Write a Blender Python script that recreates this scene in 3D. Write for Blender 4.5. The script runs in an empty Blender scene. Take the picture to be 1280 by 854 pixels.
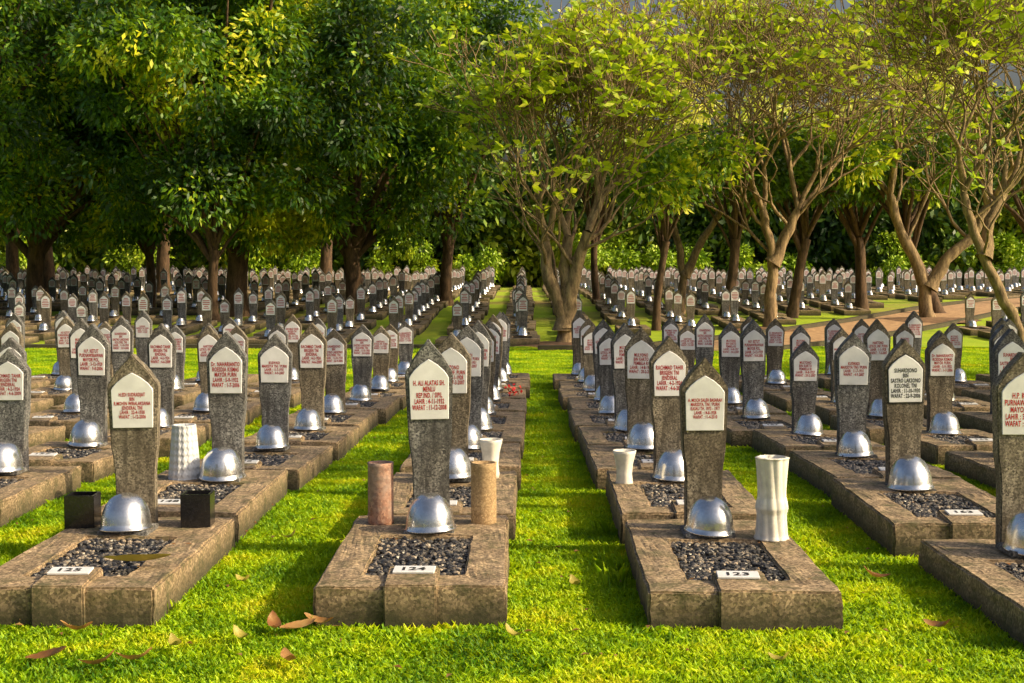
import bpy, bmesh, math, random
import numpy as np
from mathutils import Vector, Matrix, noise
random.seed(7); rng=np.random.default_rng(7)
S=bpy.context.scene
COL=S.collection
F=1800.0; H=1.6; VX=655; VY=322
def zt(y):
    """terrain: shallow dip beyond the first rows"""
    def ss(t): t=max(0,min(1,t)); return t*t*(3-2*t)
    if y<8: return 0.0
    if y<25: return -.45*(y-8)/17*ss((y-8)/5) 
    if y<32: return -.45
    return -.45*(1-ss((y-32)/25))
def gp(px,py,dz=0.0):
    d=20.0
    for _ in range(40): d=.5*d+.5*(H-zt(d)-dz)*F/(py-VY)
    return ((px-VX)/F*d, d, zt(d)+dz)

# ---------------- materials
def newmat(name):
    m=bpy.data.materials.new(name); m.use_nodes=True
    nt=m.node_tree; b=nt.nodes['Principled BSDF']; return m,nt,b
def N(nt,t,**k):
    n=nt.nodes.new(t)
    for a,v in k.items(): setattr(n,a,v)
    return n
def ramp(nt,src,stops):
    r=N(nt,'ShaderNodeValToRGB'); e=r.color_ramp.elements
    while len(e)<len(stops): e.new(0.5)
    for i,(p,c) in enumerate(stops):
        e[i].position=p; e[i].color=(c[0],c[1],c[2],1)
    nt.links.new(src,r.inputs[0]); return r.outputs[0]
def noise_n(nt,vec,scale,detail=4,rough=0.6):
    n=N(nt,'ShaderNodeTexNoise'); n.inputs['Scale'].default_value=scale
    n.inputs['Detail'].default_value=detail; n.inputs['Roughness'].default_value=rough
    nt.links.new(vec,n.inputs['Vector']); return n.outputs['Fac']
def mixc(nt,fac,a,b,mode='MIX'):
    m=N(nt,'ShaderNodeMix',data_type='RGBA',blend_type=mode)
    for s,v in ((m.inputs[0],fac),(m.inputs[6],a),(m.inputs[7],b)):
        if isinstance(v,(int,float)): s.default_value=v
        elif isinstance(v,tuple): s.default_value=(v[0],v[1],v[2],1)
        else: nt.links.new(v,s)
    return m.outputs[2]
def bump(nt,b,h,strength=0.5,dist=0.01):
    n=N(nt,'ShaderNodeBump'); n.inputs['Strength'].default_value=strength; n.inputs['Distance'].default_value=dist
    nt.links.new(h,n.inputs['Height']); nt.links.new(n.outputs[0],b.inputs['Normal'])
def pos(nt): return N(nt,'ShaderNodeNewGeometry').outputs['Position']

def stone_mat(name,dark,light,stain,moss=None,rough=0.85,sc=120,zdark=None,streak=False):
    m,nt,b=newmat(name); p=pos(nt)
    v=N(nt,'ShaderNodeTexVoronoi'); v.inputs['Scale'].default_value=sc; nt.links.new(p,v.inputs['Vector'])
    sp=N(nt,'ShaderNodeSeparateColor'); nt.links.new(v.outputs['Color'],sp.inputs[0])
    c=ramp(nt,sp.outputs[0],[(0,dark),(0.55,[0.45*(a+q) for a,q in zip(dark,light)]),(1,light)])
    f=noise_n(nt,p,5.0,7,0.72)
    f2=ramp(nt,f,[(0.38,(0,0,0)),(0.62,(1,1,1))])
    c=mixc(nt,f2,c,mixc(nt,0.65,c,stain))
    if streak:
        mp=N(nt,'ShaderNodeMapping'); mp.inputs['Scale'].default_value=(1,1,.12); nt.links.new(p,mp.inputs[0])
        g=ramp(nt,noise_n(nt,mp.outputs[0],26,4,.6),[(.42,(0,0,0)),(.66,(.75,.75,.75))]); c=mixc(nt,g,c,tuple(x*.45 for x in stain))
        g=ramp(nt,noise_n(nt,p,2.3,4,.6),[(.42,(0,0,0)),(.65,(.7,.7,.7))]); c=mixc(nt,g,c,mixc(nt,1.0,c,(.70,.63,.54),'MULTIPLY'))
    if moss:
        g=ramp(nt,noise_n(nt,p,7.0,6,0.75),[(0.48,(0,0,0)),(0.64,(.75,.75,.75))])
        c=mixc(nt,g,c,moss)
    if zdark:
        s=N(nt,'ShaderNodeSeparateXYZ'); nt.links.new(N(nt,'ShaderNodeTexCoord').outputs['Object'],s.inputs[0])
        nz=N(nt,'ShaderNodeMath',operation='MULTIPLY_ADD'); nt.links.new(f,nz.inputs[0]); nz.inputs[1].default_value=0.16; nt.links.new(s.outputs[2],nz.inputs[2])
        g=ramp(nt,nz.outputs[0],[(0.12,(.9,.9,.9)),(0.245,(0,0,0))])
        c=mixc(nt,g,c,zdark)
    nt.links.new(c,b.inputs['Base Color']); b.inputs['Roughness'].default_value=rough
    hh=N(nt,'ShaderNodeMath',operation='ADD'); nt.links.new(sp.outputs[1],hh.inputs[0]); nt.links.new(f,hh.inputs[1])
    bump(nt,b,hh.outputs[0],0.8,0.008)
    return m
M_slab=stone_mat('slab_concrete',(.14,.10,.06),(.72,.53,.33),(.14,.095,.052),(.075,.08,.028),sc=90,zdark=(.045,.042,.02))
M_head=stone_mat('headstone_granite',(.045,.047,.052),(.47,.47,.46),(.085,.085,.09),None,sc=120,streak=True)
M_head2=stone_mat('headstone_granite_warm',(.07,.06,.045),(.54,.47,.36),(.125,.105,.075),None,sc=120,streak=True)
M_path=stone_mat('path_pavers',(.40,.23,.12),(.66,.43,.23),(.34,.20,.11),None,sc=9)
M_terra=stone_mat('terracotta_speckled',(.24,.08,.04),(.60,.30,.19),(.42,.36,.32),None,sc=60)
M_sandp=stone_mat('sandstone_pot',(.32,.20,.09),(.66,.46,.25),(.36,.25,.14),None,sc=130)
def plain(name,col,rough=0.5,metal=0,nscale=20,var=0.12,bmp=0.0):
    m,nt,b=newmat(name); p=pos(nt); f=noise_n(nt,p,nscale,5)
    c=mixc(nt,ramp(nt,f,[(0.3,(0,0,0)),(0.7,(1,1,1))]),tuple(x*(1-var) for x in col),tuple(min(1,x*(1+var)) for x in col))
    nt.links.new(c,b.inputs['Base Color']); b.inputs['Roughness'].default_value=rough; b.inputs['Metallic'].default_value=metal
    if bmp: bump(nt,b,f,bmp,0.004)
    return m
M_plaque=plain('white_marble',(.78,.79,.83),0.35,0,9,.12)
M_red=plain('red_lettering',(.42,.006,.008),.6)
M_black=plain('black_lettering',(.02,.02,.02),.6)
M_blackbox=plain('black_granite',(.012,.012,.014),.18,0,60,.4)
M_cream=plain('white_ceramic',(.78,.75,.68),.55,0,22,.16,.3)
M_grey=plain('grey_ceramic',(.66,.68,.72),.55,0,18,.12,.2)
M_bed=plain('bed_soil',(.04,.035,.03),.95)
M_dirt=plain('dirt',(.20,.11,.055),.95,0,5,.5,.8)
M_flower=plain('red_petals',(.7,.02,.02),.6)
m,nt,b=newmat('silver_steel'); p=pos(nt)
f=noise_n(nt,p,9,7,.7); g=noise_n(nt,p,50,4,.7)
c=ramp(nt,f,[(.3,(.52,.53,.55)),(.55,(.74,.75,.77)),(.8,(.84,.85,.87))])
c=mixc(nt,ramp(nt,g,[(.64,(0,0,0)),(.74,(.4,.4,.4))]),c,(.30,.28,.25)); nt.links.new(c,b.inputs['Base Color'])
b.inputs['Metallic'].default_value=.95
nt.links.new(ramp(nt,f,[(.3,(.15,)*3),(.7,(.32,)*3)]),b.inputs['Roughness']); bump(nt,b,f,.2,.01); M_helm=m
m,nt,b=newmat('dark_pebbles'); g=N(nt,'ShaderNodeNewGeometry')
c=ramp(nt,g.outputs['Random Per Island'],[(0,(.012,.012,.015)),(.5,(.04,.04,.043)),(.8,(.13,.115,.10)),(1,(.42,.34,.25))])
nt.links.new(c,b.inputs['Base Color']); b.inputs['Roughness'].default_value=.35; M_peb=m

def leaf_mat(name,stops,trans=(.3,.5,.03),tf=.4,nsc=.7,rough=.5,k=1.9):
    m,nt,b=newmat(name); g=N(nt,'ShaderNodeNewGeometry')
    f=noise_n(nt,g.outputs['Position'],nsc,3)
    a=N(nt,'ShaderNodeMath',operation='MULTIPLY_ADD'); nt.links.new(g.outputs['Random Per Island'],a.inputs[0]); a.inputs[1].default_value=.45
    s=N(nt,'ShaderNodeMath',operation='MULTIPLY_ADD'); nt.links.new(f,s.inputs[0]); s.inputs[1].default_value=k; s.inputs[2].default_value=.28-k*.5
    nt.links.new(s.outputs[0],a.inputs[2])
    c=ramp(nt,a.outputs[0],stops); nt.links.new(c,b.inputs['Base Color']); b.inputs['Roughness'].default_value=rough
    if tf>0:
        t=N(nt,'ShaderNodeBsdfTranslucent'); nt.links.new(mixc(nt,.6,c,trans),t.inputs[0])
        mx=N(nt,'ShaderNodeMixShader'); mx.inputs[0].default_value=tf
        nt.links.new(b.outputs[0],mx.inputs[1]); nt.links.new(t.outputs[0],mx.inputs[2])
        nt.links.new(mx.outputs[0],nt.nodes['Material Output'].inputs[0])
    return m
M_leaf=leaf_mat('mango_leaves',[(.15,(.006,.035,.002)),(.45,(.025,.10,.003)),(.70,(.18,.34,.006)),(.94,(.70,.68,.02))],(.40,.60,.01),.24,.33,k=2.8)  # dark and yellow ramp ends also paint in crown shade and sunlit patches
M_frang=leaf_mat('frangipani_leaves',[(.1,(.14,.26,.008)),(.5,(.36,.50,.015)),(1,(.70,.66,.04))],(.8,.95,.03),.45,.8)
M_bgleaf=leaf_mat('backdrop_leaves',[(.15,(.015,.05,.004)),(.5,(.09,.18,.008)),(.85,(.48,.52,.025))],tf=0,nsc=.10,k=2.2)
M_bglit=leaf_mat('backdrop_leaves_sunlit',[(.10,(.22,.32,.02)),(.45,(.58,.64,.06)),(.85,(.90,.86,.22))],(.95,.95,.2),.3,.14,k=2.0)  # lighter copy of the backdrop leaves, sunlit glow put into the colour
M_shrub=leaf_mat('shrub_leaves',[(.1,(.14,.26,.01)),(.6,(.34,.50,.015)),(1,(.55,.60,.02))],tf=0,nsc=.8)
M_grass=leaf_mat('grass_blades',[(.05,(.06,.22,.002)),(.36,(.24,.48,.004)),(.68,(.56,.76,.006)),(1,(.80,.76,.015))],(.80,1,.01),.36,1.5,.6,k=2.7)
M_dead=leaf_mat('dead_leaf',[(0,(.16,.06,.02)),(.5,(.34,.15,.05)),(1,(.55,.38,.14))],(.5,.25,.06),.25,6)
M_yell=leaf_mat('yellow_leaf',[(0,(.3,.26,.04)),(1,(.5,.42,.08))],(.5,.4,.06),.2,9)
def bark(name,a,c_):
    m,nt,b=newmat(name); p=pos(nt)
    mp=N(nt,'ShaderNodeMapping'); mp.inputs['Scale'].default_value=(1,1,.3); nt.links.new(p,mp.inputs[0])
    f=noise_n(nt,mp.outputs[0],9,7,.75); nt.links.new(ramp(nt,f,[(.34,a),(.66,c_)]),b.inputs['Base Color']); b.inputs['Roughness'].default_value=.9
    bump(nt,b,f,.9,.05); return m
M_bark=bark('dark_bark',(.03,.018,.01),(.17,.10,.055)); M_fbark=bark('pale_bark',(.06,.035,.018),(.44,.31,.17))
m,nt,b=newmat('ground_turf'); p=pos(nt)
f=noise_n(nt,p,1.3,5,.6); f2=noise_n(nt,p,40,4,.7)
c=mixc(nt,f2,(.10,.24,.004),(.48,.68,.008)); c=mixc(nt,ramp(nt,f,[(.35,(0,0,0)),(.75,(.6,.6,.6))]),c,(.62,.68,.02))
s=N(nt,'ShaderNodeSeparateXYZ'); nt.links.new(p,s.inputs[0])
far=ramp(nt,noise_n(nt,p,.18,5,.6),[(.46,(0,0,0)),(.62,(.85,.85,.85))])
yy=N(nt,'ShaderNodeMapRange'); yy.inputs[1].default_value=34; yy.inputs[2].default_value=50; nt.links.new(s.outputs[1],yy.inputs[0])
fm=N(nt,'ShaderNodeMath',operation='MULTIPLY'); nt.links.new(far,fm.inputs[0]); nt.links.new(yy.outputs[0],fm.inputs[1])
c=mixc(nt,fm.outputs[0],c,(.32,.18,.08))
nt.links.new(c,b.inputs['Base Color']); b.inputs['Roughness'].default_value=.95; bump(nt,b,f2,1,.03); M_ground=m

# ---------------- mesh helpers
def mk(name,verts,faces,mats,midx=None,smooth=False):
    me=bpy.data.meshes.new(name); me.from_pydata([tuple(v) for v in verts],[],[tuple(f) for f in faces])
    for mm in mats: me.materials.append(mm)
    if midx is not None: me.polygons.foreach_set('material_index',midx)
    if smooth: me.polygons.foreach_set('use_smooth',[True]*len(me.polygons))
    me.update(); return me
def ob(name,me,loc=(0,0,0),rot=(0,0,0),sc=(1,1,1),parent=None):
    o=bpy.data.objects.new(name,me); COL.objects.link(o); o.location=loc; o.rotation_euler=rot; o.scale=sc
    if parent: o.parent=parent
    return o
def quads_mesh(name,V,nper,mat):
    n=V.shape[0]; me=bpy.data.meshes.new(name); me.vertices.add(n*nper); me.vertices.foreach_set('co',V.reshape(-1).astype(np.float32))
    me.loops.add(n*nper); me.loops.foreach_set('vertex_index',np.arange(n*nper,dtype=np.int32))
    me.polygons.add(n); me.polygons.foreach_set('loop_start',np.arange(0,n*nper,nper,dtype=np.int32))
    me.materials.append(mat); me.update(calc_edges=True); return me
def bev(me,off=.006,seg=2,ang=30):
    bm=bmesh.new(); bm.from_mesh(me); bmesh.ops.recalc_face_normals(bm,faces=bm.faces)
    ed=[e for e in bm.edges if len(e.link_faces)==2 and e.calc_face_angle(0)>math.radians(ang)]
    bmesh.ops.bevel(bm,geom=ed,offset=off,segments=seg,affect='EDGES',clamp_overlap=True); bm.to_mesh(me); bm.free(); return me
def box_vf(x0,x1,y0,y1,z0,z1,base=0):
    v=[(x0,y0,z0),(x1,y0,z0),(x1,y1,z0),(x0,y1,z0),(x0,y0,z1),(x1,y0,z1),(x1,y1,z1),(x0,y1,z1)]
    f=[(0,3,2,1),(4,5,6,7),(0,1,5,4),(1,2,6,5),(2,3,7,6),(3,0,4,7)]
    return v,[tuple(i+base for i in q) for q in f]
def lathe(prof,seg=32,sy=1.0,fn=None):
    v=[];f=[]
    for j,(r,z) in enumerate(prof):
        for i in range(seg):
            a=2*math.pi*i/seg; rr=r*(fn(a,z) if fn else 1); v.append((rr*math.cos(a),rr*math.sin(a)*sy,z))
    for j in range(len(prof)-1):
        for i in range(seg):
            k=(i+1)%seg; f.append((j*seg+i,j*seg+k,(j+1)*seg+k,(j+1)*seg+i))
    return v,f

half=[(.098,0),(.099,.27),(.103,.33),(.116,.42),(.128,.70),(.129,.735),(.121,.752),(.112,.762),(.084,.805),(.052,.842),(.022,.872)]
def outline(h,apex): return [(x,z) for x,z in h]+[(0,apex)]+[(-x,z) for x,z in reversed(h)]
def extr(out,y0,y1):
    n=len(out); v=[(x,y0,z) for x,z in out]+[(x,y1,z) for x,z in out]
    f=[tuple(range(n)),tuple(reversed(range(n,2*n)))]+[(i,i+n,(i+1)%n+n,(i+1)%n) for i in range(n)]
    return v,f
HO=outline(half,.90)
def headmesh(nm,mat): 
    v,f=extr(HO,-.045,.045); return bev(mk(nm,v,f,[mat]),.006,2,22)
ME_head=[headmesh('headstone_a',M_head),headmesh('headstone_b',M_head2)]
ph=[(.102,.520),(.107,.715),(.100,.728),(.080,.752),(.045,.780)]
PO=outline(ph,.805); v,f=extr(PO,-.055,-.0452); ME_plaque=bev(mk('plaque',v,f,[M_plaque]),.0025,1,30)
PB=[(x*1.07,.66+(z-.66)*1.06) for x,z in PO]; v,f=extr(PB,-.050,-.0453); ME_plborder=mk('plaque_border',v,f,[M_black])
def text_mesh(body,w,h,mat,nm,bold=.03):
    cu=bpy.data.curves.new(nm,'FONT'); cu.body=body; cu.align_x='CENTER'; cu.align_y='CENTER'; cu.size=1; cu.resolution_u=2; cu.offset=bold; cu.space_line=.88; cu.space_character=1.08
    o=bpy.data.objects.new('t',cu); COL.objects.link(o); bpy.context.view_layer.update()
    me=bpy.data.meshes.new_from_object(o.evaluated_get(bpy.context.evaluated_depsgraph_get()))
    bpy.data.objects.remove(o); n=len(me.vertices); c=np.zeros(n*3); me.vertices.foreach_get('co',c); c=c.reshape(-1,3)
    mn=c.min(0);mx=c.max(0); ctr=(mn+mx)/2; sx=w/(mx[0]-mn[0]); sz=min(h/(mx[1]-mn[1]),sx*1.7); sx=min(sx,sz*1.1)
    out=np.zeros_like(c); out[:,0]=(c[:,0]-ctr[0])*sx; out[:,2]=(c[:,1]-ctr[1])*sz
    me.vertices.foreach_set('co',out.reshape(-1)); me.materials.clear(); me.materials.append(mat); me.name=nm; me.update(); return me
T={'125':"H.EDI SUDRADJAT\nBIN\nR.MOHIN WIRALAKSANA\nJENDERAL TNI\nLAHIR : 22-4-1938\nWAFAT : 1-12-2006",
'124':"H. ALI ALATAS SH.\nMENLU\nREP.IND. / SIPIL\nLAHIR : 4-11-1932\nWAFAT : 11-12-2008",
'123':"A. MOCH SALEH BASARAH\nMARSDYA. TNI / PURN\nKASAU TH. 1973 - 1977\nLAHIR : 14-8-1928\nWAFAT : 11-4-2010",
'a':"RACHMAD TAHIR\nBRIGJEN TNI\nJENDERAL\nLAHIR : 4-2-1924\nWAFAT : 4-6-2009",
'b':"KUSWADI\nMARSDYA TNI / PURN\nLAHIR : 11-7-1931\nWAFAT : 4-9-2007",
'c':"Dr. NAHARIANTO\nROESDJA KISMAS\nMAYOR PURN\nLAHIR : 5-9-1932\nWAFAT : 1-7-2006",
'd':"SUHARDJONO\nBIN\nSASTRO LAKSONO\nKOLONEL TNI\nLAHIR : 11-10-1930\nWAFAT : 22-9-2006",
'e':"HARTONO\nLETKOL INF. PURN\nLAHIR : 1-1-1928\nWAFAT : 7-3-2007",
'f':"MULYONO\nBIN KARTO\nPEMBELA RI\nLAHIR : 14-8-1927\nWAFAT : 20-2-2007",
'g':"H.P. KETUT\nPURNAWIRAWAN\nMAYOR POL.\nLAHIR : 3-12-1929\nWAFAT : 9-8-2006"}
ME_txt={k:text_mesh(b_,.185,.195,M_red,'inscription_'+k) for k,b_ in T.items()}
ME_txtk={k:text_mesh(T[k],.185,.195,M_black,'inscription_black_'+k) for k in ('d',)}
ME_num={k:text_mesh(k,.13,.05,M_black,'number_'+k) for k in ['125','124','123','122','148','157','163','171']}
hp=[(.133,0),(.136,.004),(.134,.009),(.127,.016),(.125,.035),(.122,.065),(.115,.1),(.102,.132),(.083,.160),(.057,.181),(.03,.192),(.0,.196)]
def helmfn(a,z): return 1+ (0.03*math.cos(a*2)+.02*max(0,-math.sin(a)))*(max(0,1-z/.1))
v,f=lathe(hp,40,1.12,helmfn); ME_helm=mk('steel_helmet',v,f,[M_helm],smooth=True)
v,f=box_vf(-.13,.13,-.10,.14,-.002,.028); ME_hbase=bev(mk('helmet_base',v,f,[M_head]),.005)
Wd=.415; Ln=1.76; HZ=.18
def slabmesh(seed):
    o=[(-Wd,0),(Wd,0),(Wd,Ln),(-Wd,Ln)]; i=[(-.225,.24),(.225,.24),(.225,1.17),(-.225,1.17)]
    v=[(x,y,-.08) for x,y in o]+[(x,y,HZ) for x,y in o]+[(x,y,HZ) for x,y in i]+[(x,y,.05) for x,y in i]
    f=[]
    for k in range(4):
        l=(k+1)%4
        f+=[(k,l,4+l,4+k),(4+k,4+l,8+l,8+k),(8+k,8+l,12+l,12+k)]
    me=mk('slab',v,f,[M_slab]); bm=bmesh.new(); bm.from_mesh(me)
    bmesh.ops.subdivide_edges(bm,edges=bm.edges[:],cuts=11,use_grid_fill=True)
    bm.to_mesh(me); bm.free(); bev(me,.010,2,40)
    for vv in me.vertices:
        n=noise.noise_vector(vv.co*7+Vector((seed*9,0,0)))*.008+noise.noise_vector(vv.co*24+Vector((seed*9,0,0)))*.006; vv.co+=n
    return me
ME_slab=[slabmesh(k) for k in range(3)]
v,f=box_vf(-.115,.115,-.022,.28,-.02,.212); v=[(x,y,z+(.0 if (z<.2 or y>.2) else -.022)) for x,y,z in v]; ME_nblock=bev(mk('number_block',v,f,[M_slab]),.008)
sl=math.atan2(.022,.302)
v,f=box_vf(-.092,.092,-.048,.048,0,.010); ME_tile=bev(mk('number_tile',v,f,[M_plaque]),.002,1)
def pebmesh(nm,nmb,x0,x1,y0,y1,z,r0,r1):
    bm=bmesh.new(); bmesh.ops.create_icosphere(bm,subdivisions=1,radius=1); bv=np.array([v.co[:] for v in bm.verts]); bf=np.array([[v.index for v in f.verts] for f in bm.faces]); bm.free()
    n=nmb; V=np.zeros((n,len(bv),3))
    for i in range(n):
        s=rng.uniform(r0,r1)*np.array([rng.uniform(.8,1.3),rng.uniform(.7,1.1),rng.uniform(.5,.8)])
        a=rng.uniform(0,6.28); R=np.array([[math.cos(a),-math.sin(a),0],[math.sin(a),math.cos(a),0],[0,0,1]])
        x_=rng.uniform(x0,x1); y_=rng.uniform(y0,y1)
        V[i]=(bv*s*rng.uniform(.85,1.15,bv.shape))@R.T+np.array([x_,y_,z+rng.uniform(-.006,.012)+.012*noise.noise(Vector((x_*6,y_*6,z)))])
    fc=(np.arange(n)[:,None,None]*len(bv)+bf[None]).reshape(-1,3)
    return mk(nm,V.reshape(-1,3),fc,[M_peb],smooth=False)
ME_grav=[pebmesh('gravel_%d'%k,1500,-.222,.222,.245,1.165,.154,.009,.018) for k in range(2)]
v,f=box_vf(-.23,.23,.235,1.175,.05,.146); ME_soil=mk('soil',v,[f[1]],[M_bed])

VIS=lambda x,y,m=.6: abs(x)<(.37*y+m)
tk=list('abcdefg'); nk=['148','157','163','171']
def grave(x,y,hs=1.0,txt=None,num=None,mi=None,black=False,hx=0,ly=1.0):
    rz=random.uniform(-.012,.012); tilt=(zt(y+1.8)-zt(y))/1.8
    s=ob('grave_slab',random.choice(ME_slab),(x,y,zt(y)+random.uniform(-.018,.008)),(tilt+random.uniform(-.004,.004),random.uniform(-.010,.010),rz),(1,ly,1))
    ob('gravel',random.choice(ME_grav),parent=s); ob('soil',ME_soil,parent=s)
    ob('number_block',ME_nblock,parent=s)
    t=ob('number_tile',ME_tile,(random.uniform(-.01,.01),.19,.2070),(sl,0,random.uniform(-.05,.05)),parent=s)
    ob('number',ME_num[num or random.choice(nk)],(0,-.003,.0115),(-math.pi/2,0,0),parent=t)
    h=ob('headstone',ME_head[mi if mi is not None else (0 if random.random()<.65 else 1)],(x+hx,y+1.52*ly,zt(y+1.5)+HZ-.015),(random.uniform(-.02,.03),random.uniform(-.018,.018),random.uniform(-.06,.06)),(random.uniform(.96,1.03),1,hs))
    if black: ob('plaque_border',ME_plborder,parent=h)
    ob('plaque',ME_plaque,parent=h)
    k=txt or random.choice(tk); src=ME_txtk if (k in ME_txtk and black) else ME_txt
    ob('inscription',src[k],(0,-.0562,.635),parent=h)
    zz=zt(y+1.3)+HZ
    ob('steel_helmet',ME_helm,(x+hx+random.uniform(-.015,.015),y+1.30*ly,zz+.012),(random.uniform(-.07,.07),random.uniform(-.07,.07),random.uniform(-.6,.6)),(random.uniform(.93,1.03),)*3)
    ob('helmet_base',ME_hbase,(x+hx,y+1.31*ly,zz-.012),(tilt,0,0))
cols=[-9.3,-7.8,-6.35,-4.9,-3.5,-2.01,-.49,.95,2.46,3.75,5.15,6.6,8.05,9.5]
spec={(5,0):(1.03,'125','125'),(6,0):(1.12,'124','124'),(7,0):(1.02,'123','123'),(8,0):(1.08,'g','122'),
      (5,1):(1.07,'c',None),(7,1):(1.04,'a',None),(8,1):(1.04,'d',None),(8,2):(1.03,'b',None),(6,1):(1.06,'e',None),(7,2):(1.06,'f',None)}
for ci,cx in enumerate(cols):
    off={8:-.4,9:-.3,5:.0,4:.35,3:.15,6:0,7:-.03}.get(ci,random.uniform(-.25,.25))
    side=ci<5 or ci>7
    for r in range(9):
        y=6.12+off+r*1.83+(random.uniform(-.04,.04) if r else 0)
        x=cx*(1-.010*r) + (0.012*r if ci==6 else 0)+random.uniform(-.05,.05)*(r>0)*(1.5 if side else .7)
        if not VIS(x,y+1.5,.7): continue
        sp=spec.get((ci,r),(random.uniform(.92,1.12),None,None))
        grave(x,y,sp[0],sp[1],sp[2],mi=(0 if (ci,r)in((6,0),(5,1)) else 1 if (ci,r) in((7,0),(7,1),(8,0),(8,1),(5,0)) else None),black=(ci,r)==(8,1),ly=.92 if side else .98,hx={(5,0):-.055,(5,1):.06}.get((ci,r),0))
def fargrave(k):
    V=[];Fc=[];MI=[]
    def add(v,f,mi):
        b_=len(V); V.extend(v); Fc.extend([tuple(i+b_ for i in q) for q in f]); MI.extend([mi]*len(f))
    for (a,b_,c_,d) in ((-Wd,-.225,0,1.6),(.225,Wd,0,1.6),(-.225,.225,0,.22),(-.225,.225,1.17,1.6)):
        add(*box_vf(a,b_,c_,d,-.15,.16+.001*k),0)
    add([(-.225,.22,.12),(.225,.22,.12),(.225,1.17,.12),(-.225,1.17,.12)],[(0,1,2,3)],4)
    v,f=extr(HO,-.045,.045); add([(x,y+1.45,z*1.05+.15) for x,y,z in v],f,1)
    v,f=extr(PO,-.055,-.044); add([(x,y+1.45,z*1.05+.15) for x,y,z in v],f,2)
    for i in range(5):
        w=[.08,.05,.07,.085,.085][(i+k)%5]; z=.15+1.05*(.72-.038*i); add([(-w,1.3937,z-.010),(w,1.3937,z-.010),(w,1.3937,z+.006),(-w,1.3937,z+.006)],[(0,1,2,3)],5)
    v,f=lathe(hp[::2]+[hp[-1]],16,1.1); add([(x,y+1.25,z+.17) for x,y,z in v],f,3)
    me=mk('grave_%d'%k,V,Fc,[M_slab,ME_head[k%2].materials[0],M_plaque,M_helm,M_peb,M_red],MI); return me
FG=[fargrave(k) for k in range(4)]
pathpts=[(3.8,31.5),(7.1,36),(10.5,41),(14.5,47.5),(20,55),(28,64)]
def dpath(x,y):
    best=99
    for a,b_ in zip(pathpts[:-1],pathpts[1:]):
        ax,ay=a;bx,by=b_; t=max(0,min(1,((x-ax)*(bx-ax)+(y-ay)*(by-ay))/((bx-ax)**2+(by-ay)**2)))
        best=min(best,math.hypot(x-ax-t*(bx-ax),y-ay-t*(by-ay)))
    return best
TREEPX=[(440,393),(298,395),(268,402),(185,388),(45,393),(705,432),(963,412),(905,398),(822,413),(1080,388)]
TP=[gp(*q) for q in TREEPX]
for i in range(-18,19):
    for r in range(21):
        x=-.12+i*1.5+random.uniform(-.07,.07); y=33.0+r*2.0+random.uniform(-.1,.1)
        if i>4 and r<1: continue
        if not VIS(x,y,1.5) : continue
        if dpath(x,y+.8)<2.4: continue
        if any(abs(x-a)<.7 and -.3<b_-y<1.9 for a,b_,c_ in TP): continue
        if random.random()<.06: continue
        tilt=(zt(y+1.6)-zt(y))/1.6
        ob('grave',random.choice(FG),(x,y,zt(y)),(tilt,random.uniform(-.02,.02),random.uniform(-.03,.03)),(1,1,random.uniform(.88,1.12)))

# ---------------- pots, boxes
def pot(name,prof,mat,loc,fn=None,seg=64):
    v,f=lathe(prof,seg,1,fn); me=mk(name,v,f,[mat],smooth=True); return ob(name,me,loc)
cyl=lambda r,h,t=.012:[(0,0),(r,0),(r*1.0,.03),(r,h*.5),(r*.99,h-.02),(r*1.03,h),(r-t,h),(r-t,.04),(0,.04)]
pot('terracotta_flower_pot',cyl(.068,.34),M_terra,(-.765,7.62,HZ-.01))
pot('stone_flower_pot',cyl(.068,.34),M_sandp,(-.215,7.62,HZ-.01))
pr=[(.0,0),(.085,0)]+[( .078-.010*math.sin(k/14*math.pi)+.012*math.exp(-((k/14-.38)*14)**2),.02+.39*k/14) for k in range(15)]+[(.082,.415),(.066,.42),(.062,.05),(0,.05)]
pr2=[]
for a,b_ in zip(pr[:-1],pr[1:]):
    for t in (0,.25,.5,.75): pr2.append((a[0]+(b_[0]-a[0])*t,a[1]+(b_[1]-a[1])*t))
pr2.append(pr[-1])
pot('white_fluted_vase',pr2,M_cream,(1.262,7.28,HZ-.01),lambda a,z:1+.08*abs(math.sin(5*a+z*5)),120)
pr=[(0,0)]+[(.10-.028*(k/60),.36*k/60) for k in range(61)]+[(.06,.36),(.06,.05),(0,.05)]
pot('white_lattice_vase',pr,M_grey,(-2.20,9.25,HZ-.02),lambda a,z:1+.06*(1 if (math.sin(8*a+z*70)*math.sin(8*a-z*70))>0 else 0),128)
pr=[(0,0),(.05,0),(.055,.03),(.048,.09),(.055,.16),(.07,.22),(.074,.24),(.066,.24),(.05,.16),(.045,.05),(0,.05)]
pot('cream_flower_pot',pr,M_cream,(.63,9.0,HZ-.03),lambda a,z:1+.03*math.cos(5*a))
pot('cream_flower_pot',[(r*1.05,z*1.1) for r,z in pr],M_cream,(-.22,9.4,HZ-.035),lambda a,z:1+.03*math.cos(5*a))
pot('stone_flower_pot',cyl(.055,.22),M_sandp,(-.72,11.2,HZ+zt(11.2)-.02)); pot('stone_flower_pot',cyl(.055,.22),M_sandp,(2.55,12.9,HZ+zt(12.9)-.03))
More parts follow.
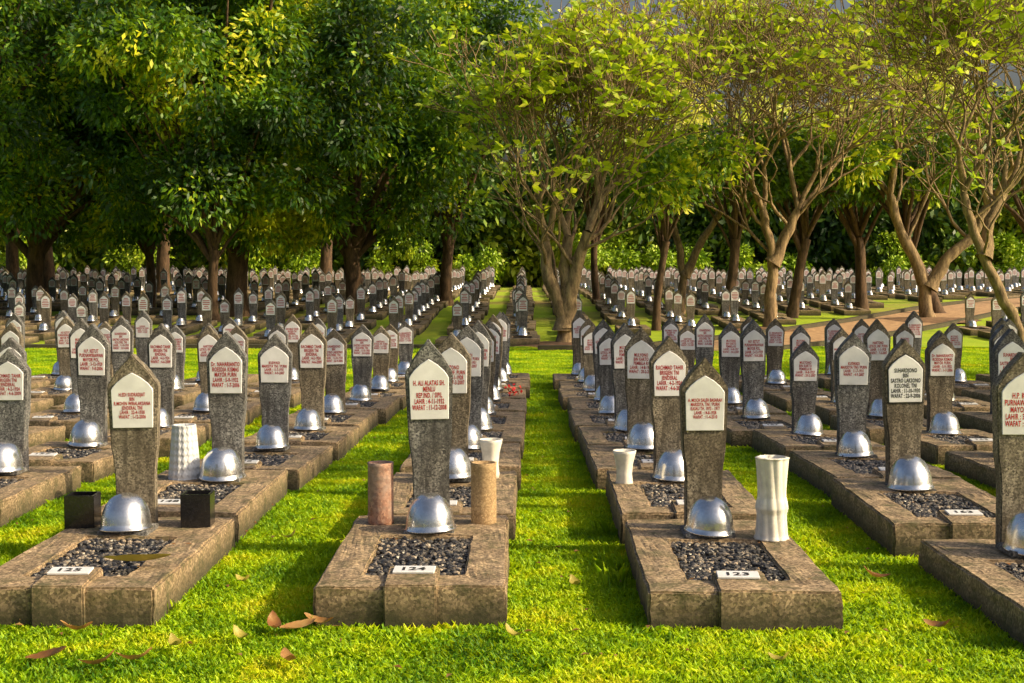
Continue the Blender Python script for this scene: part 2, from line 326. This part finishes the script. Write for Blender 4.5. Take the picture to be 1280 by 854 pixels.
def bxpot(x,y):
    o=.078;i=.062;h=.18
    v=[(sx*o,sy*o,0) for sx,sy in((-1,-1),(1,-1),(1,1),(-1,1))]+[(sx*o,sy*o,h) for sx,sy in((-1,-1),(1,-1),(1,1),(-1,1))]+[(sx*i,sy*i,h) for sx,sy in((-1,-1),(1,-1),(1,1),(-1,1))]+[(sx*i,sy*i,.05) for sx,sy in((-1,-1),(1,-1),(1,1),(-1,1))]
    f=[(12,13,14,15)]
    for k in range(4):
        l=(k+1)%4; f+=[(k,l,4+l,4+k),(4+k,4+l,8+l,8+k),(8+k,8+l,12+l,12+k)]
    ob('black_square_planter',bev(mk('planter',v,f,[M_blackbox]),.003),(x,y,HZ-.01),(0,0,.05))
bxpot(-2.34,7.55); bxpot(-1.74,7.6)

# ---------------- ground, path, kerbs
v=[];f=[]
xs=[-250,-80,-30]+list(np.linspace(-20,20,41))+[30,80,250]; ys=[-60,0]+list(np.linspace(3,60,115))+[90,160,400]
for yv in ys:
    for xv in xs: v.append((xv,yv,zt(yv)-.012*abs(noise.noise(Vector((xv*.6,yv*.6,0))))))
nx=len(xs)
for j in range(len(ys)-1):
    for i in range(nx-1): f.append((j*nx+i,j*nx+i+1,(j+1)*nx+i+1,(j+1)*nx+i))
ob('ground',mk('ground',v,f,[M_ground],smooth=True))
def resamp(pts,st=1.0):
    o=[]
    for a,b_ in zip(pts[:-1],pts[1:]):
        n=max(1,int(math.hypot(b_[0]-a[0],b_[1]-a[1])/st))
        o+=[(a[0]+(b_[0]-a[0])*k/n,a[1]+(b_[1]-a[1])*k/n) for k in range(n)]
    return o+[pts[-1]]
def strip(pts,w,z,mat,name,h=0):
    pts=resamp(pts); v=[];f=[]
    for i,(x,y) in enumerate(pts):
        a=pts[max(0,i-1)];b_=pts[min(len(pts)-1,i+1)]; dx,dy=b_[0]-a[0],b_[1]-a[1]; l=math.hypot(dx,dy); nx_,ny_=-dy/l,dx/l
        for sg in(1,-1):
            yy_=y+sg*ny_*w/2; v.append((x+sg*nx_*w/2,yy_,z+zt(yy_)))
    for i in range(len(pts)-1): f.append((2*i,2*i+1,2*i+3,2*i+2))
    if h:
        n=len(v); v+=[(a,b_,c_-h) for a,b_,c_ in v]
        for i in range(len(pts)-1): f+=[(2*i,2*i+2,n+2*i+2,n+2*i),(2*i+1,n+2*i+1,n+2*i+3,2*i+3)]
        f+=[(0,n,n+1,1),(2*len(pts)-2,2*len(pts)-1,n+2*len(pts)-1,n+2*len(pts)-2)]
    return ob(name,mk(name,v,f,[mat]))
strip(pathpts,2.6,.03,M_path,'paved_path')
def offs(pts,d):
    o=[]
    for i,(x,y) in enumerate(pts):
        a=pts[max(0,i-1)];b_=pts[min(len(pts)-1,i+1)]; dx,dy=b_[0]-a[0],b_[1]-a[1]; l=math.hypot(dx,dy); o.append((x-dy/l*d,y+dx/l*d))
    return o
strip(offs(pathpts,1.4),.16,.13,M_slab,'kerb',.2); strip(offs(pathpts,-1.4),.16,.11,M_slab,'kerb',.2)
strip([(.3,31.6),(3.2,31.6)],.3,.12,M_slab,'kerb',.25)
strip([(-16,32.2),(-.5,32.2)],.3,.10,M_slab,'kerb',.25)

# ---------------- grass : instanced tiles
def grass_tile(nm,n,size,hmin,hmax,w):
    p=rng.uniform(-size/2,size/2,(n,2)); a=rng.uniform(0,6.283,n); t=rng.uniform(.5,1.4,n); h=rng.uniform(hmin,hmax,n)
    d=np.stack([np.cos(a),np.sin(a)],1); s=np.stack([-np.sin(a),np.cos(a)],1)*w*rng.uniform(.7,1.3,(n,1))
    base=np.zeros((n,5,3))
    mid=p+d*(h*.45*np.sin(t*.6))[:,None]; top=p+d*(h*np.sin(t))[:,None]
    base[:,0,:2]=p-s*.6; base[:,1,:2]=p+s*.6; base[:,2,:2]=mid+s; base[:,3,:2]=top; base[:,4,:2]=mid-s
    base[:,2,2]=h*.45; base[:,4,2]=h*.45; base[:,3,2]=h*np.cos(t)*.95+.006; base[:,0:2,2]=-.01
    return quads_mesh(nm,base,5,M_grass)
def lawn_obj(nm,tile,y0,y1):
    V=[]
    for i in range(-26,28):
        for j in range(8,66):
            x=i*.5+random.uniform(-.03,.03); y=j*.5+random.uniform(-.03,.03)
            if not (y0<=j*.5<y1) or y<3.9 or not VIS(x,y,.4): continue
            a=random.choice([0,1,2,3])*math.pi/2+random.uniform(-.1,.1); q=[]
            sc=.5*random.uniform(.85,1.2)
            for k in range(4):
                an=a+math.pi/4+k*math.pi/2; yk=y+math.sin(an)*sc*.7071; q.append((x+math.cos(an)*sc*.7071,yk,zt(y)+(yk-y)*(zt(y+.2)-zt(y-.2))/.4))
            V.append(q)
    gm=quads_mesh(nm,np.array(V),4,M_ground)
    lawn=ob(nm,gm); lawn.instance_type='FACES'; lawn.use_instance_faces_scale=True; lawn.instance_faces_scale=2.0
    lawn.show_instancer_for_render=False; lawn.show_instancer_for_viewport=False
    ob('grass_blades',tile,parent=lawn)
lawn_obj('grass_lawn',grass_tile('grass_tile',2500,.56,.014,.042,.0036),0,12)
lawn_obj('grass_lawn',grass_tile('grass_tile_b',850,.56,.02,.050,.0065),12,33)
def tuft(n,h,spread):
    p=rng.normal(0,spread,(n,2)); a=rng.uniform(0,6.283,n); t=rng.uniform(.1,.8,n); hh=rng.uniform(h*.4,h,n)
    d=np.stack([np.cos(a),np.sin(a)],1); s=np.stack([-np.sin(a),np.cos(a)],1)*.0022; b5=np.zeros((n,5,3))
    mid=p+d*(hh*.3*np.sin(t))[:,None]; top=p+d*(hh*np.sin(t))[:,None]
    b5[:,0,:2]=p-s;b5[:,1,:2]=p+s;b5[:,2,:2]=mid+s;b5[:,3,:2]=top;b5[:,4,:2]=mid-s;b5[:,2,2]=hh*.6;b5[:,4,2]=hh*.6;b5[:,3,2]=hh*np.cos(t)
    return b5
B=[]
for k in range(150):
    ci=random.randint(3,9); r=random.randint(0,5); sd_=random.choice([-1,1]); x=cols[ci]+sd_*(.44+random.uniform(0,.05)); y=6.0+r*1.83+random.uniform(0,1.8)
    t_=tuft(random.randint(5,16),random.uniform(.04,.10),.03); t_[:,:,0]+=x; t_[:,:,1]+=y; t_[:,:,2]+=zt(y); B.append(t_)
for k in range(60):
    y=random.uniform(4.4,8); x=random.uniform(-.37*y,.37*y); t_=tuft(random.randint(3,8),random.uniform(.04,.075),.05); t_[:,:,0]+=x; t_[:,:,1]+=y; B.append(t_)
for (x,y,h,n) in ((.46,6.9,.16,22),(.44,7.2,.15,18),(.48,8.2,.14,16)):
    t_=tuft(n,h,.04); t_[:,:,0]+=x; t_[:,:,1]+=y; B.append(t_)
ob('weeds',quads_mesh('weeds',np.concatenate(B),5,M_grass))

def leafmesh(L,W,curl,mat,nm):
    v=[];f=[];n=10
    for i in range(n+1):
        t=i/n; w=W*math.sin(math.pi*min(1,t*.97+.02))**.8; y=(t-.5)*L; z=curl*L*(t-.5)**2*2+.004
        v+=[(-w,y,z+w*.55+noise.noise(Vector((t*5,L*9,0)))*.008),(0,y,z),(w,y,z+w*.4+noise.noise(Vector((t*5,3,L)))*.008)]
    for i in range(n):
        a=3*i; f+=[(a,a+1,a+4,a+3),(a+1,a+2,a+5,a+4)]
    v+=[(-.002,-L*.5,.004),(.002,-L*.5,.004),(.002,-L*.72,.008),(-.002,-L*.72,.008)]; k=len(v); f.append((k-4,k-3,k-2,k-1))
    return mk(nm,v,f,[mat],smooth=True)
LM=[leafmesh(.14,.030,.5,M_dead,'leaf_a'),leafmesh(.18,.036,.25,M_dead,'leaf_b'),leafmesh(.09,.026,.8,M_yell,'leaf_c')]
for (px,py,k,a) in ((40,790,0,1.0),(85,806,0,1.5),(338,800,0,.3),(368,803,1,2.3),(50,842,1,1.5),(160,845,0,1.7),(295,815,2,.9),(212,826,2,.5),(1098,734,0,1.5),(113,851,0,2.0),(830,790,2,.4),(360,684,2,2),(355,846,0,.4),(395,796,0,1.2),(980,845,2,1),(640,812,2,1),(720,745,2,.3),(1180,800,0,.7),(300,742,2,1)):
    x,y,z=gp(px,py); ob('fallen_leaf',LM[k],(x,y,.035),(random.uniform(-.3,.3),random.uniform(-.3,.3),a))
x,y,z=gp(165,714,.18); ob('fallen_leaf',leafmesh(.30,.05,.15,M_yell,'leaf_long'),(x,y,.205),(.0,.25,1.75))
bt=[]
for k in range(420):
    y=random.uniform(4.6,22); x=random.uniform(-.37*y,.37*y); s=random.uniform(.008,.024); a=random.uniform(0,6.28); z=.034+zt(y)
    bt.append([(x+math.cos(a)*s,y+math.sin(a)*s,z),(x-math.sin(a)*s*.5,y+math.cos(a)*s*.5,z+.01),(x-math.cos(a)*s,y-math.sin(a)*s,z+.003),(x+math.sin(a)*s*.5,y-math.cos(a)*s*.5,z+.008)])
for k in range(260):
    ci=random.randint(2,10); r=random.randint(0,6); x=cols[ci]*(1-.01*r)+random.uniform(-.36,.36); y=6.15+r*1.83+random.uniform(.1,1.1); s=random.uniform(.006,.02); a=random.uniform(0,6.28); z=HZ+.006+zt(y)
    bt.append([(x+math.cos(a)*s,y+math.sin(a)*s,z),(x-math.sin(a)*s*.5,y+math.cos(a)*s*.5,z+.006),(x-math.cos(a)*s,y-math.sin(a)*s,z+.003),(x+math.sin(a)*s*.5,y-math.cos(a)*s*.5,z+.005)])
ob('leaf_litter',quads_mesh('leaf_litter',np.array(bt),4,M_dead))
fl=[]
for k in range(40):
    c0=np.array([-.14,17.6,zt(17.6)+.22])+rng.normal(0,.05,3); u=rng.normal(0,1,3);u/=np.linalg.norm(u);w=np.cross(u,rng.normal(0,1,3));w/=np.linalg.norm(w)
    fl.append([c0+u*.025,c0+w*.018,c0-u*.025,c0-w*.018])
ob('red_flowers',quads_mesh('red_flowers',np.array(fl),4,M_flower))

# ---------------- trees
def tube(Vv,Ff,pts,rad,sides=8):
    b0=len(Vv)
    for i,pnt in enumerate(pts):
        a=pts[max(0,i-1)];b_=pts[min(len(pts)-1,i+1)]; d=(b_-a).normalized(); s=d.cross(Vector((.3,1,.2))).normalized(); t=d.cross(s)
        for k in range(sides):
            an=2*math.pi*k/sides; Vv.append(pnt+(s*math.cos(an)+t*math.sin(an))*rad[i])
    for i in range(len(pts)-1):
        for k in range(sides):
            l=(k+1)%sides; Ff.append((b0+i*sides+k,b0+i*sides+l,b0+(i+1)*sides+l,b0+(i+1)*sides+k))
def leaves(centers,axis,L,W):
    n=len(centers); ax=axis/np.linalg.norm(axis,axis=1,keepdims=True); r=rng.normal(0,1,(n,3)); s=np.cross(ax,r); s/=np.linalg.norm(s,axis=1,keepdims=True)+1e-9
    Ls=L*rng.uniform(.7,1.3,(n,1)); Ws=W*rng.uniform(.8,1.2,(n,1))
    V=np.zeros((n,4,3)); V[:,0]=centers; V[:,1]=centers+ax*Ls*.5+s*Ws*.55; V[:,2]=centers+ax*Ls-np.array([0,0,.1*L]); V[:,3]=centers+ax*Ls*.5-s*Ws*.55
    return V
def rndunit(n):
    u=rng.normal(0,1,(n,3)); return u/np.linalg.norm(u,axis=1,keepdims=True)
def clump_leaves(c,rc,n,flat=.75):
    u=rndunit(n); rr=rc*rng.uniform(.35,1.08,(n,1))**.6*(1+.25*np.sin(u[:,:1]*5+c[0])*np.cos(u[:,1:2]*6+c[1]))
    P=np.array(c)+u*rr*np.array([1,1,flat]); ax=u*.8+rng.normal(0,.55,(n,3))+np.array([0,0,-.35]); return P,ax
def broadtree(x,y,cz,rx,rz,ncl,nleaf,trh,tr,name='mango_tree',L=.21,W=.085,mat=None,lean=0,cx=0,rc=(.6,1.3),zmin=None):
    Vv=[];Ff=[]
    base=Vector((0,0,-.1)); top=Vector((lean,0,trh))
    pts=[base.lerp(top,t)+Vector((math.sin(t*3+x)*.08,0,0)) for t in (0,.05,.2,.4,.6,.8,1)]
    tube(Vv,Ff,pts,[tr*1.6,tr*1.25,tr,tr*.92,tr*.88,tr*.85,tr*.9],12)
    P=[];A=[]
    for k in range(ncl):
        u=rndunit(1)[0]; q=random.uniform(.5,1.0)
        c=np.array([cx+lean+u[0]*rx*q,u[1]*rx*q,cz+u[2]*rz*q]); r_=random.uniform(*rc)
        if zmin and c[2]-r_*.7<zmin: c[2]=zmin+r_*.7+random.uniform(0,.4)
        p_,a_=clump_leaves(c,r_,int(nleaf/ncl)); P.append(p_);A.append(a_)
        if k<26:
            e=Vector(c); s0=pts[-1] if k%3 else pts[-2]; mid=s0.lerp(e,.45)+Vector((random.uniform(-.3,.3),random.uniform(-.3,.3),.35))
            q1=s0.lerp(mid,.5)+Vector((0,0,.1)); q2=mid.lerp(e,.5)+Vector((0,0,.12)); r0=tr*random.uniform(.3,.55)
            tube(Vv,Ff,[s0,q1,mid,q2,e],[r0,r0*.8,r0*.6,r0*.4,.02],7)
    t=ob(name,mk(name,Vv,Ff,[M_bark],smooth=True),(x,y,zt(y)))
    ob('foliage',quads_mesh('foliage',leaves(np.concatenate(P),np.concatenate(A),L,W),4,mat or M_leaf),parent=t); return t
def dirt(x,y,r,name='dirt_patch'):
    v=[Vector((0,0,.10))]; n=28
    for ring,(q,z) in enumerate(((.35,.07),(.7,.05),(1,.0))):
        for k in range(n):
            a=6.283*k/n; rr=r*q*(1+.22*noise.noise(Vector((math.cos(a)*1.5+x,math.sin(a)*1.5+y,0)))); v.append(Vector((math.cos(a)*rr,math.sin(a)*rr,z+.02*noise.noise(Vector((a*3,x,ring))))))
    f=[(0,1+k,1+(k+1)%n) for k in range(n)]
    for q in range(2):
        for k in range(n): f.append((1+q*n+k,1+(q+1)*n+k,1+(q+1)*n+(k+1)%n,1+q*n+(k+1)%n))
    ob(name,mk(name,v,f,[M_dirt],smooth=True),(x,y,zt(y)))
for (px,py,cz,rx,rz,n,tr,zm) in ((440,393,6.0,5.4,4.6,88,.30,1.9),(298,395,7.0,5.0,5.2,84,.36,1.9),(268,402,6.6,3.8,4.8,46,.16,2.6),(185,388,7.4,4.8,5.2,66,.16,2.0),(45,393,6.8,5.4,5.2,84,.30,1.9),(-90,400,6.6,5,5,50,.3,2.0),(560,382,8.0,3.6,3.6,44,.22,3.2)):
    x,y,_=gp(px,py); broadtree(x,y,cz,rx,rz,n,580*n,2.1,tr,zmin=zm,rc=(.65,1.4))
for (x,y) in ((-15,60),(-22,62),(-9,66),(-18,54)):
    broadtree(x,y,9.0,5.5,6,46,20000,3,.3,L=.32,W=.14,zmin=3,rc=(1,1.7))
for (px,py,cz,rx,rz,n,tr,ln) in ((905,398,4.6,2.2,.9,14,.17,.3),(822,413,4.4,1.8,.9,10,.11,.2),(1080,388,5.0,3.0,1.0,18,.2,-.3),(1170,392,4.8,2.6,1.0,15,.2,-1.0),(985,397,4.8,2.6,.9,14,.17,.6),(745,380,5.0,2.6,1.1,16,.14,0),(1290,380,6,3.5,1.8,20,.2,0)):
    x,y,_=gp(px,py); broadtree(x,y,cz,rx,rz,n,n*420,2.4,tr,name='leafy_tree',lean=ln,zmin=2.9,rc=(.6,1.2))
# trees standing outside the view on the right (they throw the dappled shade)
for (x,y,cz,rx,rz,n) in ((11.0,8.8,6.4,1.9,1.2,8),(12.0,12.5,6.4,2.2,1.4,16),(9.2,13.5,5.6,1.6,1.2,9),(14.5,17.0,6.5,2.8,1.8,22),(12.0,20.0,6.2,2.2,1.6,16),(16,23,6,2.6,1.8,14)):
    broadtree(x,y,cz,rx,rz,n,n*260,3.4,.2,name='leafy_tree',rc=(.5,1.0))
def frangi(x,y,stems,levels,tr,l0,seed,spread=.46,nm='frangipani_tree',dens=1.0,LL=.21,sc=1.2,up0=.06,rk=1.0):
    rs=random.Random(seed); Vv=[];Ff=[];P=[];A=[]
    def grow(p,d,r,l,lv,up=.12):
        n=3 if lv>2 else 2; pts=[p];rad=[r]; dd=d.copy()
        for k in range(n):
            dd=(dd+Vector((rs.uniform(-.28,.28),rs.uniform(-.28,.28),up+rs.uniform(-.08,.1)))).normalized(); p=p+dd*(l/n); pts.append(p); rad.append(r*(1-.22*(k+1)/n))
        tube(Vv,Ff,pts,rad,8 if r>.05 else 4)
        if (lv in(1,2) and rs.random()<.20*dens) or (lv==0 and rs.random()<.50*dens):
            k=rs.randint(3,7) if lv==0 else rs.randint(1,4)
            for _ in range(k):
                P.append(p[:]); a=rs.uniform(0,6.28); A.append((math.cos(a)*.9+dd.x*.5,math.sin(a)*.9+dd.y*.5,rs.uniform(-.5,.6)+dd.z*.3))
        if lv==0: return
        m=3 if rs.random()<.34 else 2; a0=rs.uniform(0,6.28)
        s=dd.cross(Vector((.1,.9,.3))).normalized(); t=dd.cross(s)
        for k in range(m):
            if lv<4 and rs.random()<.10: continue
            an=a0+k*6.283/m+rs.uniform(-.4,.4); sp=spread*rs.uniform(.7,1.5)
            nd=(dd*math.cos(sp)+(s*math.cos(an)+t*math.sin(an))*math.sin(sp)).normalized()
            if nd.z<-.1: nd.z=.05
            grow(p,nd,max(.010,r*rs.uniform(.56,.72)),l*rs.uniform(.72,1.02),lv-1,up0)
    for st in stems:
        pts=[Vector(q) for q in st]; fine=[]
        for i in range(len(pts)-1):
            for t in (0,.33,.66): 
                q=pts[i].lerp(pts[i+1],t)
                if t: q+=Vector((rs.uniform(-.04,.04),0,0))
                fine.append(q)
        fine.append(pts[-1]); m=len(fine)
        tube(Vv,Ff,fine,[tr*(1.4 if i==0 else 1-.45*i/m)*(1+rs.uniform(-.08,.08)) for i in range(m)],12)
        for q0 in ([fine[-1],fine[-1]] if len(stems)>2 else [fine[-1]]*3):
            d=(fine[-1]-fine[-2]).normalized()
            an=rs.uniform(0,6.28); nd=(d+Vector((math.cos(an)*.5,math.sin(an)*.5,.1))).normalized(); grow(q0,nd,tr*.42,l0,levels)
        for j in range(2):
            q0=fine[int(m*(.6+.2*j))]; an=rs.uniform(0,6.28); nd=Vector((math.cos(an),math.sin(an),.8)).normalized(); grow(q0,nd,tr*.28,l0*.8,levels-3)
    t=ob(nm,mk(nm,Vv,Ff,[M_fbark],smooth=True),(x,y,zt(y)),sc=(sc,sc,sc))
    ob('foliage',quads_mesh('foliage',leaves(np.array(P),np.array(A),LL,LL*.42),4,M_frang),parent=t); return t
x,y,_=gp(705,432)
frangi(x,y,[[(0,0,-.05),(.02,0,.35),(-.08,0,.8),(-.30,0,1.3),(-.36,.1,2.0)],[(.05,0,.35),(.10,0,.9),(.24,0,1.5),(.46,-.1,2.2)],[(0,0,.3),(.05,0,.9),(.0,.1,1.5),(.08,.2,2.1)]],7,.17,.78,11,spread=.42,up0=.08)
dirt(x,y,1.3)
x2,y2,_=gp(963,412)
frangi(x2,y2,[[(0,0,-.05),(-.02,0,.8),(.03,0,1.5),(-.05,0,2.1),(-.2,0,2.7)],[(.03,0,1.5),(.3,0,2.1),(.6,0,2.7)]],7,.15,.98,5,dens=.8)
dirt(x2,y2,1.2)
x3,y3,_=gp(1278,437)
frangi(x3,y3,[[(0,0,-.05),(-.15,0,.5),(-.45,0,1.1),(-.75,0,1.7),(-1.0,0,2.4),(-1.15,0,2.9)],[(-.75,0,1.7),(-.6,.2,2.4),(-.3,.3,2.9)]],7,.12,.90,23,dens=.9)
x4,y4,_=gp(1160,400)
frangi(x4,y4,[[(0,0,-.05),(-.1,0,.8),(-.4,0,1.6),(-.8,0,2.4),(-1.0,0,3.1)],[(0,0,.8),(.4,0,1.5),(1.0,0,2.0),(1.4,0,2.8)]],6,.17,1.2,31)
dirt(x4,y4,1.6)
x5,y5,_=gp(850,392)
frangi(x5,y5,[[(0,0,-.05),(.1,0,1),(-.1,0,2),(-.4,0,3.0)],[(.1,0,1),(.6,0,2),(1.2,0,3.0)]],6,.12,1.15,41)

def treeline(x0,x1,ya,yb,hfun,step,nl,low=.55):
    P=[];A=[];Vv=[];Ff=[]; x=x0
    while x<x1:
        y=random.uniform(ya,yb); hgt=hfun(x)*random.uniform(.85,1.15)
        for k in range(22):
            u=rndunit(1)[0]; c=(x+u[0]*4.5,y+u[1]*3.5,hgt*low+u[2]*hgt*.42); p_,a_=clump_leaves(c,random.uniform(1.2,2.3),nl); P.append(p_);A.append(a_)
        tube(Vv,Ff,[Vector((x,y,-.1)),Vector((x+.2,y,3)),Vector((x,y,hgt*.6))],[.35,.28,.15],8)
        x+=random.uniform(*step)
    return P,A,Vv,Ff
P,A,Vv,Ff=treeline(-52,56,82,100,lambda x:17 if x<-5 else (8 if x<24 else 11),(3.2,4.6),210)
x=-34
while x<36:
    y=random.uniform(77.5,79); 
    for k in range(4):
        p_,a_=clump_leaves((x+random.uniform(-1.5,1.5),y,random.uniform(1.2,6.2)),random.uniform(1.1,1.8),260); P.append(p_);A.append(a_)
    x+=random.uniform(1.0,1.6)
t=ob('distant_trees',mk('distant_trees',Vv,Ff,[M_bark]))
ob('foliage',quads_mesh('foliage',leaves(np.concatenate(P),np.concatenate(A),.52,.24),4,M_bgleaf),parent=t)
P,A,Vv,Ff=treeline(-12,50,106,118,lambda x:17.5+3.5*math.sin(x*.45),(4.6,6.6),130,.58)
t=ob('distant_trees',mk('distant_trees_sunlit',Vv,Ff,[M_bark]))
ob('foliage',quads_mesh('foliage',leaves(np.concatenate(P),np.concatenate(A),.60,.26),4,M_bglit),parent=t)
for (x,y,r,h) in ((-2.6,77,1.8,2.6),(4,76.5,2,3.2),(8,77,1.8,2.6),(-6.5,76.6,1.8,2.8),(-13,76.5,2.2,3),(-20,77,2.2,3),(13,77,2.2,3),(25,77,2.2,3),(19,76.6,2,3),(-26,77,2.5,3)):
    P=[];A=[]
    for k in range(9):
        u=rndunit(1)[0]; p_,a_=clump_leaves((u[0]*r*.7,u[1]*r*.7,h*.5+u[2]*h*.3),random.uniform(.5,.95),380); P.append(p_);A.append(a_)
    ob('shrub',quads_mesh('shrub',leaves(np.concatenate(P),np.concatenate(A),.24,.1),4,M_shrub),(x,y,0))
M_wall=plain('wall_plaster',(.13,.13,.14),.8,0,1.2,.3); M_white=plain('house_plaster',(.50,.42,.33),.8,0,1,.15); M_roof=plain('roof_tiles',(.16,.06,.035),.8,0,3,.3); M_dark=plain('dark_glass',(.02,.02,.025),.2)
V=[];Fc=[]
def addb(*a):
    v,f=box_vf(*a,base=len(V)); V.extend(v);Fc.extend(f)
addb(-60,60,80.0,80.2,-.1,2.1); addb(-60,60,79.95,80.25,2.1,2.2)
for k in range(41): addb(-60+k*3-.15,-60+k*3+.15,79.88,79.998,-.1,2.09)
ob('boundary_wall',mk('boundary_wall',V,Fc,[M_wall]))
def house(x,y,w,h,roofh,wm):
    e=bpy.data.objects.new('house',None); COL.objects.link(e); e.location=(x,y,0)
    v,f=box_vf(-w/2,w/2,0,6,0,h); ob('walls',mk('walls',v,f,[wm]),parent=e)
    v=[(-w/2-.6,-.6,h),(w/2+.6,-.6,h),(w/2+.6,6.6,h),(-w/2-.6,6.6,h),(-w/2+1.5,3,h+roofh),(w/2-1.5,3,h+roofh)]
    ob('roof',mk('roof',v,[(0,1,5,4),(1,2,5),(2,3,4,5),(3,0,4),(3,2,1,0)],[M_roof]),parent=e)
    k=-w/2+1
    while k<w/2-1.2:
        v,f=box_vf(k,k+1.1,-.03,.05,1.2,2.6); ob('window',mk('window',v,f,[M_dark]),parent=e); k+=2.2
house(-13,82,14,3.2,1.6,M_white)

# ---------------- light
az=math.radians(103); el=math.radians(29)
sd=Vector((math.sin(az)*math.cos(el),math.cos(az)*math.cos(el),math.sin(el)))
L=bpy.data.lights.new('sun','SUN'); L.energy=5; L.angle=math.radians(.5); L.color=(1,.80,.47)
lo=bpy.data.objects.new('sun',L); COL.objects.link(lo); lo.rotation_euler=(-sd).to_track_quat('-Z','Y').to_euler(); lo.location=(20,0,20)
w=bpy.data.worlds.new('World'); S.world=w; w.use_nodes=True; nt=w.node_tree
sk=nt.nodes.new('ShaderNodeTexSky'); sk.sky_type='NISHITA'; sk.sun_disc=False; sk.sun_elevation=el; sk.sun_rotation=az; sk.dust_density=9
bg=nt.nodes['Background']; nt.links.new(sk.outputs[0],bg.inputs[0]); bg.inputs[1].default_value=.15
S.view_settings.view_transform='Standard'; S.view_settings.look='None'; S.view_settings.exposure=0
cam=bpy.data.cameras.new('camera'); cam.lens=50.6; cam.sensor_width=36; cam.clip_end=1000
co=bpy.data.objects.new('camera',cam); COL.objects.link(co); co.location=(0,0,H); co.rotation_euler=(math.radians(90-3.34),0,math.radians(.48)); S.camera=co
print('objs',len(bpy.data.objects))
